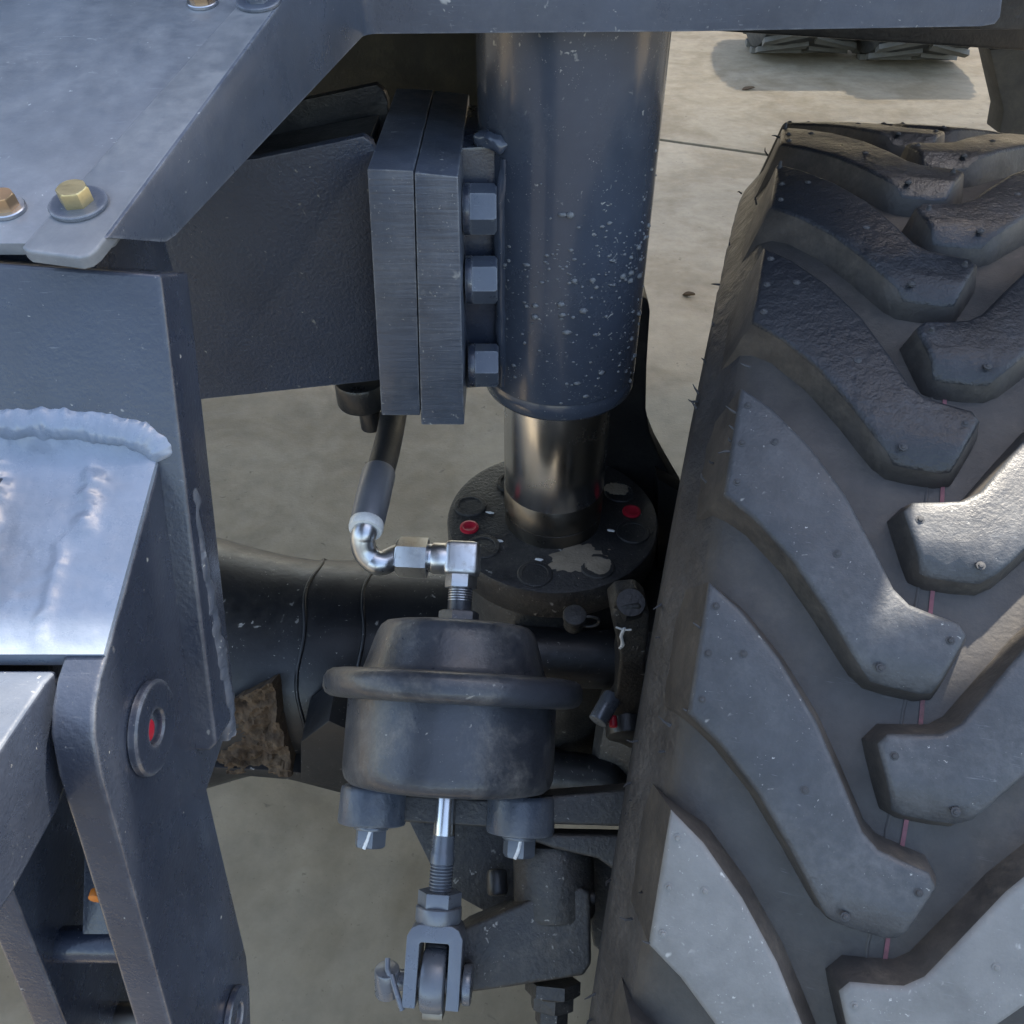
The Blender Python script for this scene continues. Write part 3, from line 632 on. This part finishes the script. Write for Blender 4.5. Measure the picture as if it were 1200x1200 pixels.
# lug link with bolt
LY = .60
b = bmesh.new(); prism(b, [PY(*p, LY) for p in [(716, 722), (726, 712), (750, 710), (762, 720), (757, 770), (757, 815), (768, 850), (760, 872), (738, 878), (714, 866), (706, 850), (722, 812), (727, 770)]], (0, .05, -.01), .004, 3); obj('side_lug', b, 'black_cast', kn)
c = PY(738, 726, LY) + Vector((0, .006, 0)); b = bmesh.new(); hexhead(b, c + Vector((0, .01, .0)), (0, -.45, .9), .030, .022, .2); obj('lug_bolt', b, 'black_paint', kn)
def dab(pts, Y, r, parent, fn, name='paint_dab', mat='white_mark'):
    b = bmesh.new(); tube(b, smooth_path([PY(*p, Y) for p in pts], 4), r, 8, True, r * .4, 300., .5, fn); return obj(name, b, mat, parent, 60)
dab([(722, 735), (731, 738), (740, 738)], LY - .002, .0014, kn, (0, 1, 0)); dab([(732, 736), (728, 746), (730, 755), (726, 760)], LY - .002, .0020, kn, (0, 1, 0))
b = bmesh.new(); c = PY(735, 852, LY); cyl(b, c + Vector((0, -.012, -.004)), c + Vector((0, .03, .01)), .026, 32, .003); obj('pivot_boss', b, 'black_paint', kn)
b = bmesh.new(); c = PY(700, 846, LY - .02); cyl(b, c, c + Vector((.02, .03, .01)), .0115, 24, .002); obj('grease_cap', b, 'steel_paint', kn)
b = bmesh.new(); c = PY(719, 852, LY - .022); cyl(b, c, c + Vector((.0, .012, .004)), .0048, 14, .001); obj('red_nipple', b, 'red_cap', kn)
# plug with a retaining loop
c = PY(672, 733, .62); b = bmesh.new(); cyl(b, c, c + Vector((0, -.004, .016)), .011, 20, .002); cyl(b, c + Vector((0, -.005, .018)), c + Vector((0, -.007, .026)), .013, 20, .003); obj('breather_plug', b, 'black_cast', kn)
b = bmesh.new(); cc = PY(690, 726, .615); ring = [cc + Vector((.011 * math.cos(t), -.003, .008 * math.sin(t))) for t in [2 * math.pi * k / 20 for k in range(21)]]; tube(b, ring, .0016, 8, False); obj('retaining_loop', b, 'black_cast', kn)
# upright behind the strut
up = thing('upright_bracket', 'black flared upright bracket standing behind the strut cylinder', 'bracket', PY(740, 700, .9))
b = bmesh.new(); prism(b, [PY(*p, .89) for p in [(690, 340), (752, 348), (760, 353), (762, 366), (758, 430), (757, 480), (762, 508), (772, 533), (786, 558), (802, 585), (815, 700), (640, 700), (640, 340)]], (0, .05, 0), .004, 3); obj('web', b, 'black_paint', up)
b = bmesh.new(); prism(b, [PY(*p, .86) for p in [(770, 560), (802, 580), (830, 620), (830, 720), (770, 720)]], (0, .03, 0), .004, 2); obj('foot', b, 'black_paint', up)

# ================================================================== AXLE
ax = thing('axle_housing', 'dark axle tube with weld seams running behind the brake chamber', 'axle', (-.2, .83, zc(1.15)))
AY, AH = .83, 1.02
b = bmesh.new(); prof = [(0, -.75), (.20, -.75), (.21, -.60), (.195, -.48), (.172, -.40), (.158, -.34), (.152, -.30), (.152, -.212), (.150, -.21), (.148, -.10), (.140, .0), (.12, .10), (0, .10)]
lathe(b, (0, AY, zc(AH)), (1, 0, 0), prof, 72); obj('tube', b, 'axle_paint', ax, 50)
for X, r in ((-.285, .1525), (-.205, .1505)):
    b = bmesh.new(); ring = [Vector((X + .004 * math.sin(7 * t), AY + r * math.cos(t), zc(AH) + r * math.sin(t))) for t in [2 * math.pi * k / 90 for k in range(91)]]; tube(b, ring, .0026, 10, False, .0010, 90.); obj('weld_seam', b, 'axle_paint', ax, 60)
b = bmesh.new(); q = [PY(230, 838, .682), PY(318, 800, .684), PY(344, 902, .655), PY(235, 900, .655)]
t_ = bmesh.new()
gx, gy = 60, 60; vv = []
for i in range(gx + 1):
    row = []
    for j in range(gy + 1):
        u_, v_ = i / gx, j / gy; p = q[0].lerp(q[1], u_).lerp(q[3].lerp(q[2], u_), v_); p = p + (Vector((0, -.009, .004)) * (noise.noise(p * 45) + .6 * noise.noise(p * 110) + .4 * noise.noise(p * 260)) - Vector((0, .012, 0)) * (1 if noise.noise(p * 26 + Vector((3, 1, 2))) > .15 else 0) * .6); row.append(t_.verts.new(p))
    vv.append(row)
for i in range(gx):
    for j in range(gy): t_.faces.new((vv[i][j], vv[i + 1][j], vv[i + 1][j + 1], vv[i][j + 1]))
ret = bmesh.ops.extrude_face_region(t_, geom=t_.faces[:]); bmesh.ops.translate(t_, verts=[v for v in ret['geom'] if isinstance(v, bmesh.types.BMVert)], vec=(0, .03, -.02)); join(b, t_)
obj('mud_caked_pad', b, 'rusty_mud', ax, 50)
b = bmesh.new(); q = [PY(225, 898, .65), PY(340, 904, .65), PY(420, 918, .66), PY(420, 935, .66), PY(340, 914, .65), PY(225, 904, .65)]; prism(b, q, (0, .08, 0), .002, 2); obj('lower_plate', b, 'axle_paint', ax)
b = bmesh.new(); q = [PY(352, 870, .63), PY(385, 845, .63), PY(420, 860, .63), PY(420, 930, .63), PY(352, 916, .63)]; prism(b, q, (0, .07, 0), .004, 2); obj('gusset', b, 'axle_paint', ax)

# ================================================================== BRAKE CHAMBER
ch = thing('brake_chamber', 'dusty dark grey brake chamber canister with a clamp ring', 'brake chamber', (0, 0, 0))
c0 = PY(532, 806, .497); AXD = Vector((-.055, -.80, -.60)).normalized(); ch.location = c0 + AXD * .10
CA = lambda s: c0 + AXD * s
b = bmesh.new(); lathe(b, c0, AXD, [(0, -.0610), (.030, -.0608), (.060, -.0600), (.0675, -.0585), (.0725, -.0545), (.0755, -.0485), (.0800, -.034), (.0845, -.018), (.0868, -.0125), (.0895, -.0105), (.0900, 0)], 80, .0004); obj('upper_shell', b, 'chamber_paint', ch, 50)
b = bmesh.new(); lathe(b, c0, AXD, [(.088, -.0115), (.106, -.0130), (.113, -.0120), (.118, -.009), (.1205, -.004), (.1205, .005), (.118, .010), (.113, .0130), (.106, .0140), (.097, .0130)], 96, .0007); obj('clamp_ring', b, 'chamber_paint', ch, 50)
b = bmesh.new(); lathe(b, c0, AXD, [(.097, .010), (.097, .072), (.0962, .079), (.0940, .0845), (.0895, .0885), (.083, .090), (0, .0905)], 80, .0004); obj('lower_shell', b, 'chamber_paint', ch, 50)
b = bmesh.new(); hexhead(b, CA(-.060), -AXD, .034, .012, .3); cyl(b, CA(-.071), CA(-.105), .0115, 28); obj('port', b, 'chamber_paint', ch)
b = bmesh.new(); pr = [(.0092, 0)]; 
for k in range(8): pr += [(.0118, .0008 + k * .0024), (.0118, .0014 + k * .0024), (.0102, .0020 + k * .0024), (.0102, .0024 + k * .0024)]
lathe(b, CA(-.100) , AXD, pr, 28); obj('port_thread', b, 'zinc', ch, 30)
# push rod and clevis
rod = thing('push_rod', 'bright push rod with threaded end, lock nut and forked clevis', 'rod', CA(.30))
PE = Vector(AXD)
b = bmesh.new(); cyl(b, CA(.085), CA(.15), .0098, 32); obj('shank', b, 'chrome', rod)
b = bmesh.new(); lathe(b, CA(.131), PE, [(.0101, 0), (.0101, .014), (.0107, .015), (.0107, .024), (.0095, .025), (.0095, .026)], 32); obj('painted_shank', b, 'steel_paint', rod, 40)
b = bmesh.new(); pr = []
for k in range(9): pr += [(.0090, k * .0028), (.0105, k * .0028 + .0009), (.0105, k * .0028 + .0017), (.0090, k * .0028 + .0027)]
lathe(b, CA(.156), PE, pr, 28); obj('thread', b, 'steel_paint', rod, 30)
b = bmesh.new(); hexhead(b, CA(.1785), PE, .034, .013, .0); obj('lock_nut', b, 'steel_paint', rod)
MC = frame(PE, (0, 0, 1)); ex, ey = MC @ Vector((1, 0, 0)), MC @ Vector((0, 1, 0))
if ex.x < 0: ex = -ex
if ey.y > 0: ey = -ey                                   # ey faces the camera
b = bmesh.new(); lathe(b, CA(.1905), PE, [(0, 0), (.0195, 0), (.0205, .001), (.0205, .012), (.0195, .0135), (0, .0135)], 36)
cw, cl, cd = .0245, .0215, .018
def cpt(x, s, y): return CA(s) + ex * x + ey * y
outer = [(-cw, .270), (-cw, .213), (-cw + .004, .206), (-cw + .010, .203), (cw - .010, .203), (cw - .004, .206), (cw, .213), (cw, .270), (.0130, .270), (.0130, .219), (.0118, .2175), (-.0118, .2175), (-.0130, .219), (-.0130, .270)]
prism(b, [cpt(x, s, cd) for x, s in outer], -ey * (2 * cd), .002, 3); obj('clevis', b, 'steel_paint', rod)
b = bmesh.new(); cyl(b, cpt(-.043, .2535, 0), cpt(.030, .2535, 0), .0085, 24); cyl(b, cpt(.0255, .2535, 0), cpt(.0335, .2535, 0), .0165, 32, .002); obj('clevis_pin', b, 'steel_paint', rod)
b = bmesh.new(); cyl(b, cpt(-.041, .243, .008), cpt(-.041, .266, -.004), .011, 20); obj('pin_head', b, 'steel_paint', rod)
b = bmesh.new(); tube(b, [cpt(-.036, .246, .013), cpt(-.030, .258, .017), cpt(-.024, .272, .016)], .0026, 10); tube(b, [cpt(-.041, .234, .010), cpt(-.040, .242, .013), cpt(-.037, .247, .013)], .0026, 10); obj('split_pin', b, 'steel_paint', rod)

CPL = lambda px, py, dy: PPL(px, py, CA(.2) + ey * dy, ey)
# chamber bracket: plate, two bosses with nuts
br = thing('chamber_bracket', 'cast bracket with two round bosses carrying the brake chamber', 'bracket', CA(.15))
for i, (px, py, Xo) in enumerate(((436, 945, -.0725), (611, 957, .0635))):
    bc = CA(.092) + ex * (Xo + .005) - ey * .004
    b = bmesh.new(); lathe(b, bc, PE, [(0, 0), (.0285, 0), (.0305, .002), (.0310, .005), (.0310, .031), (.0300, .0335), (.027, .0345), (0, .0345)], 44, .0012); bo = obj('boss', b, 'boss_paint', br, 45)
    b = bmesh.new(); cyl(b, bc + PE * .034, bc + PE * .039, .016, 28); hexhead(b, bc + PE * .038, PE, .0255, .016, .2); mn = obj('mount_nut', b, 'steel_paint', bo)
    b = bmesh.new(); p0 = bc + PE * .040 + ey * .0128; tube(b, smooth_path([p0 - PE * .004 + ex * .002, p0 + PE * .006, p0 + PE * .014 - ex * .003], 4), .0016, 8, True, .0006, 300.); obj('paint_dab', b, 'white_mark', bo)
L1 = CA(.108) + ex * -.075 - ey * .012; 
b = bmesh.new(); hexa(b, [cpt(-.075, .098, .002), cpt(.066, .098, .002), cpt(.066, .122, .002), cpt(-.075, .122, .002), cpt(-.075, .098, -.05), cpt(.066, .098, -.05), cpt(.066, .122, -.05), cpt(-.075, .122, -.05)], .003, 3); obj('web', b, 'black_cast', br)
q = [cpt(.085, .092, .004), cpt(.22, .074, .004), cpt(.22, .112, .004), cpt(.085, .116, .004)]
b = bmesh.new(); prism(b, q, -ey * .06, .004, 3); obj('arm', b, 'black_cast', br)
b = bmesh.new(); prism(b, [cpt(.060, .126, .0), cpt(.20, .120, .0), cpt(.20, .165, .0), cpt(.165, .158, .0), cpt(.14, .143, .0), cpt(.10, .137, .0)], -ey * .04, .004, 3); obj('rib', b, 'black_cast', br)

b = bmesh.new(); prism(b, [CPL(x, y, -.09) for x, y in [(478, 960), (620, 960), (625, 1075), (575, 1072), (535, 1050), (505, 1015)]], -ey * .012, .002, 2); obj('dust_shield', b, 'black_cast', br)
b = bmesh.new(); prism(b, [CPL(x, y, -.10) for x, y in [(676, 985), (780, 985), (770, 1105), (720, 1128), (696, 1110)]], -ey * .05, .005, 2); obj('shoe_bracket', b, 'black_cast', br)
# slack adjuster lever
sl = thing('slack_adjuster', 'black cast slack adjuster lever pinned into the push rod fork', 'lever', cpt(.12, .33, -.02))
b = bmesh.new(); o1 = [(522, 1104), (545, 1087), (600, 1064), (640, 1047), (682, 1040), (692, 1046), (693, 1130), (684, 1144), (600, 1157), (548, 1164), (524, 1160)]
prism(b, [CPL(x, y, -.012) for x, y in o1], -ey * .045, .006, 4); obj('lever', b, 'black_cast', sl)
b = bmesh.new(); eye = [(.0, 0)]; cyl(b, cpt(-.0108, .252, -.004), cpt(.0108, .252, -.004), .027, 40, .004); obj('eye', b, 'steel_paint', sl)
b = bmesh.new(); hexa(b, [cpt(-.0105, .222, .000), cpt(.0105, .222, .000), cpt(.0105, .272, .004), cpt(-.0105, .272, .004), cpt(-.0105, .222, -.04), cpt(.0105, .222, -.04), cpt(.0105, .272, -.04), cpt(-.0105, .272, -.04)], .004, 3); obj('eye_block', b, 'black_cast', sl)
b = bmesh.new(); hexa(b, [cpt(-.0085, .270, .006), cpt(.0100, .270, .006), cpt(.0100, .283, .004), cpt(-.0085, .283, .004), cpt(-.0085, .270, -.02), cpt(.0100, .270, -.02), cpt(.0100, .283, -.02), cpt(-.0085, .283, -.02)], .002, 2); obj('eye_stop', b, 'steel_dull', sl)
b = bmesh.new(); wa, wb_ = CPL(648, 985, -.045), CPL(650, 1075, -.045); cyl(b, wa, wb_, .038, 44, .006); obj('worm_housing', b, 'black_cast', sl)
b = bmesh.new(); na = CPL(648, 1148, -.04); hexhead(b, na, PE, .044, .012, .1); hexhead(b, na + PE * .012, PE, .036, .012, .4); hexhead(b, na + PE * .024, PE, .026, .012, .2); obj('adjuster_nut', b, 'black_cast', sl)
b = bmesh.new(); ga = CPL(690, 1052, -.03); cyl(b, ga, ga + ex * .006, .006, 16); obj('grease_nipple', b, 'black_paint', sl)
b = bmesh.new(); cyl(b, CPL(582, 1018, -.06), CPL(583, 1050, -.055), .010, 16, .004); obj('guide_pin', b, 'black_paint', sl)
# backing drum parts beyond the lever
dr = thing('brake_backing', 'dark brake backing plate and drum half hidden behind the tyre', 'brake', (.2, .72, zc(1.2)))
b = bmesh.new(); wx = Vector((math.cos(-.2804), math.sin(-.2804), 0)); hubc = Vector((.4049, .7848, H - 1.0666)); lathe(b, hubc - wx * .26, wx, [(0, 0), (.10, 0), (.19, .008), (.205, .02), (.21, .06), (.21, .16), (0, .16)], 64); obj('drum', b, 'black_cast', dr)
b = bmesh.new(); a_ = PY(640, 905, .66); c_ = PY(735, 915, .64); tube(b, smooth_path([a_ + Vector((-.06, .02, 0)), a_, a_.lerp(c_, .5), c_]), [.030, .030, .031, .032, .032, .032, .033, .033, .033, .033, .033, .033, .032, .032, .032, .031, .031, .030, .030, .030, .029, .028, .026, .02, .012][:25], 24); obj('cam_tube', b, 'axle_paint', dr)

# ================================================================== AIR LINE
hose = thing('air_hose', 'black air hose with crimped ferrule and bent zinc tube end', 'hose', CA(-.12))
EC = CA(-.122)
exl = -ex
b = bmesh.new(); 
e0 = EC + exl * .0
hexa(b, [EC + ex * .0165 + ey * .016 + PE * .0165, EC - ex * .0165 + ey * .016 + PE * .0165, EC - ex * .0165 - ey * .016 + PE * .0165, EC + ex * .0165 - ey * .016 + PE * .0165,
         EC + ex * .0165 + ey * .016 - PE * .0165, EC - ex * .0165 + ey * .016 - PE * .0165, EC - ex * .0165 - ey * .016 - PE * .0165, EC + ex * .0165 - ey * .016 - PE * .0165], .006, 3)
cyl(b, EC + PE * .012, EC + PE * .028, .0155, 6, .001)
cyl(b, EC - ex * .012, EC - ex * .030, .0155, 28, .002)
obj('elbow', b, 'zinc', hose)
b = bmesh.new(); hexhead(b, EC - ex * .034, -ex, .034, .030, .25, .08); obj('union_nut', b, 'zinc', hose)
b = bmesh.new(); cyl(b, EC - ex * .029, EC - ex * .035, .0140, 24, .001); obj('union_thread', b, 'zinc_clean', hose)
t0_ = EC - ex * .060
F0 = PY(428, 622, .60); F1 = PY(441, 567, .66); Hh = [PY(452, 530, .715), PY(462, 482, .79), PY(470, 430, .86), PY(478, 330, .95)]
path = smooth_path([t0_ + ex * .004, t0_ - ex * .004, PY(447, 660, .586), PY(435, 655, .588), PY(427, 644, .592), PY(425, 631, .596), F0, F0 + (F1 - F0) * .25], 8)
b = bmesh.new(); tube(b, path, .0118, 24); obj('bent_tube', b, 'zinc_clean', hose, 60)
fd = (F1 - F0).normalized()
b = bmesh.new(); lathe(b, F0, fd, [(.011, 0), (.0155, 0), (.0165, .003), (.0165, .009), (.0155, .011), (.011, .011)], 28); obj('locking_collar', b, 'plastic_clear', hose)
b = bmesh.new(); lathe(b, F0 + fd * .008, fd, [(.010, 0), (.0155, 0), (.0165, .004), (.0170, .030), (.0170, .066), (.0160, .070), (.010, .070)], 32); obj('ferrule', b, 'ferrule', hose)
b = bmesh.new(); tube(b, smooth_path([F0 + fd * .05, F1] + Hh, 8), .0145, 24); obj('rubber_hose', b, 'hose_rubber', hose, 60)

# ================================================================== BACKGROUND
bm_ = thing('machine_body', 'black chassis beam of the machine crossing the top at right, with added unseen shade blocks', 'machine', PY(1000, 60, 1.0))
b = bmesh.new(); q = [PY(560, 30, .98), PY(840, 37, .98), PY(1200, 60, .98), PY(1330, 68, .98), PY(1330, -60, .98), PY(560, -60, .98)]; prism(b, q, (0, .05, 0), .003); obj('chassis_beam', b, 'black_paint', bm_)
def block(name, x0, x1, y0, y1, z0, z1, mat='black_paint'):
    b = bmesh.new(); hexa(b, [(x0, y0, H + z0), (x1, y0, H + z0), (x1, y1, H + z0), (x0, y1, H + z0), (x0, y0, H + z1), (x1, y0, H + z1), (x1, y1, H + z1), (x0, y1, H + z1)], .004); return obj(name, b, mat, bm_)
block('shade_underbody', -.10, .334, .70, 1.099, -.138, .615)  # unseen block for the body, height set to place the shadow edge
block('shade_underbody', -1.2, 1.7, 1.10, SHADE_END, -.125, .62)  # unseen block added to keep the yard in shade
block('side_shade_block', 1.701, 3.6, 1.6, SHADE_END, -.125, .62); block('side_shade_block', -3.5, -1.201, 1.1, SHADE_END, -.125, .62)  # wider unseen blocks, added to shade more of the ground
b = bmesh.new(); yy = 9.2                              # added unseen slats grading the sun on the ground: closed near, open far
while yy < 30:
    op = .32 * min(1, max(0, (yy - 10.2) / 4.5)); wd_ = .10 * (1 - op)
    hexa(b, [(-6, yy, 14.0), (16, yy, 14.0), (16, yy + wd_, 14.0), (-6, yy + wd_, 14.0), (-6, yy, 14.03), (16, yy, 14.03), (16, yy + wd_, 14.03), (-6, yy + wd_, 14.03)], 0); yy += .1001
slats = obj('shade_slats', b, 'far_lug', None, 0, 'structure'); slats['label'] = 'high unseen slats added to shade the far concrete'
block('inner_panel', -.40, -.02, 1.02, 1.04, -.30, -.02, 'olive_paint')
block('side_shade_block', -.9, -.101, .80, 1.099, -.02, .615)  # unseen block above the deck, added for shade
MY = P1.y + .016; dz, dx = (MY - .664) * 1.81, (MY - .664) * .53
for x0, x1, z0, z1 in ((.305, .392 + dx, -.143, .62), (.392 + dx, .492 + dx, -.143, .040 + dz), (.392 + dx, .492 + dx, .150 + dz, .62), (.492 + dx, .95, -.20, .62)): block('sun_slot_panel', x0, x1, MY, MY + .008, z0, z1)  # added panels, their slot shaped to throw a sun patch on the tyre

def far_tyre(cx, cy, wd, r, label):
    t = thing('far_tyre', label, 'tyre', (cx, cy, 0), 'far off tyres of another machine')
    b = bmesh.new(); pr = [(0, -wd * .30), (r * .5, -wd * .45), (r * .86, -wd / 2), (r * .97, -wd * .46), (r, -wd * .3), (r, wd * .3), (r * .97, wd * .46), (r * .86, wd / 2), (r * .5, wd * .45), (0, wd * .3)]
    lathe(b, (cx, cy, r * 1.045), (1, 0, 0), pr, 72); obj('carcass', b, 'far_rubber', t, 50)
    first = {}
    for sgn in (-1, 1):
        for k in range(22):
            a = 2 * math.pi * (k + (.5 if sgn > 0 else 0)) / 22
            b = bmesh.new(); V = []
            for rr_ in (r * .985, r * 1.045):
                for u, v in ((.02, .10), (.47, -.12), (.47, -.02), (.02, .20)):
                    th = v; V.append(Vector((sgn * u * wd, -rr_ * math.cos(th), rr_ * math.sin(th))))
            if sgn not in first:
                hexa(b, V, 0); bmesh.ops.recalc_face_normals(b, faces=b.faces); me = bpy.data.meshes.new('lug'); b.to_mesh(me); me.materials.append(MATS['far_lug']); first[sgn] = me
            b.free()
            o = bpy.data.objects.new('lug', first[sgn]); link(o); o.parent = t; o.location = (0, 0, r * 1.045); o.rotation_euler = (a, 0, 0)
    return t
FTY = 7.0
pL, pR = PY(930, 60, FTY), PY(1060, 64, FTY)
gl = PH(935, 64, H); gr_ = PH(1062, 72, H)
wd = .80 * gl.y / 8.0
for p, lab in ((gl, 'far off tyre touching the concrete left of its twin'), (gr_, 'far off tyre touching the concrete right of its twin')):
    dd = p.y * CP + H * SP
    far_tyre(p.x, p.y + .12, 115 / 1000 * dd, .70, lab)
# hanging foot of the other machine at the right edge
ft = thing('steel_stand', 'dark grey steel foot plate hanging at the upper right edge', 'stand', PY(1190, 150, 2.2))
b = bmesh.new(); prism(b, [PY(*p, 2.2) for p in [(1160, 58), (1176, 130), (1171, 157), (1260, 165), (1260, 50)]], (0, .08, 0), .006, 2); obj('plate', b, 'far_rubber', ft)

# dead leaves on the concrete
mk('leaf_brown', (.10, .06, .03), .8, var=.4, bump=.2)
for px, py, sz, ang, lab in ((877, 105, .055, .3, 'small brown dead leaf on the far concrete near the tyres'), (807, 347, .030, -.4, 'small dark dead leaf on the concrete between strut and tyre')):
    c = PH(px, py, H); b = bmesh.new(); top_, bot_ = [], []; n = 14
    for k in range(n):
        a = 2 * math.pi * k / n; x = sz * math.cos(a); y = sz * .45 * math.sin(a) * (1 + .3 * math.cos(3 * a)); z = .006 + .012 * abs(math.sin(a)) + .006 * math.cos(a)
        q = Vector((x * math.cos(ang) - y * math.sin(ang), x * math.sin(ang) + y * math.cos(ang), z)); top_.append(b.verts.new(c + q)); bot_.append(b.verts.new(c + q - Vector((0, 0, .0015))))
    m0 = b.verts.new(c + Vector((0, 0, .003))); m1 = b.verts.new(c + Vector((0, 0, .0012)))
    for k in range(n):
        k2 = (k + 1) % n; b.faces.new((top_[k], top_[k2], m0)); b.faces.new((bot_[k2], bot_[k], m1)); b.faces.new((top_[k2], top_[k], bot_[k], bot_[k2]))
    single('dead_leaf', b, 'leaf_brown', lab, 'leaf', 'dead leaves on the concrete')
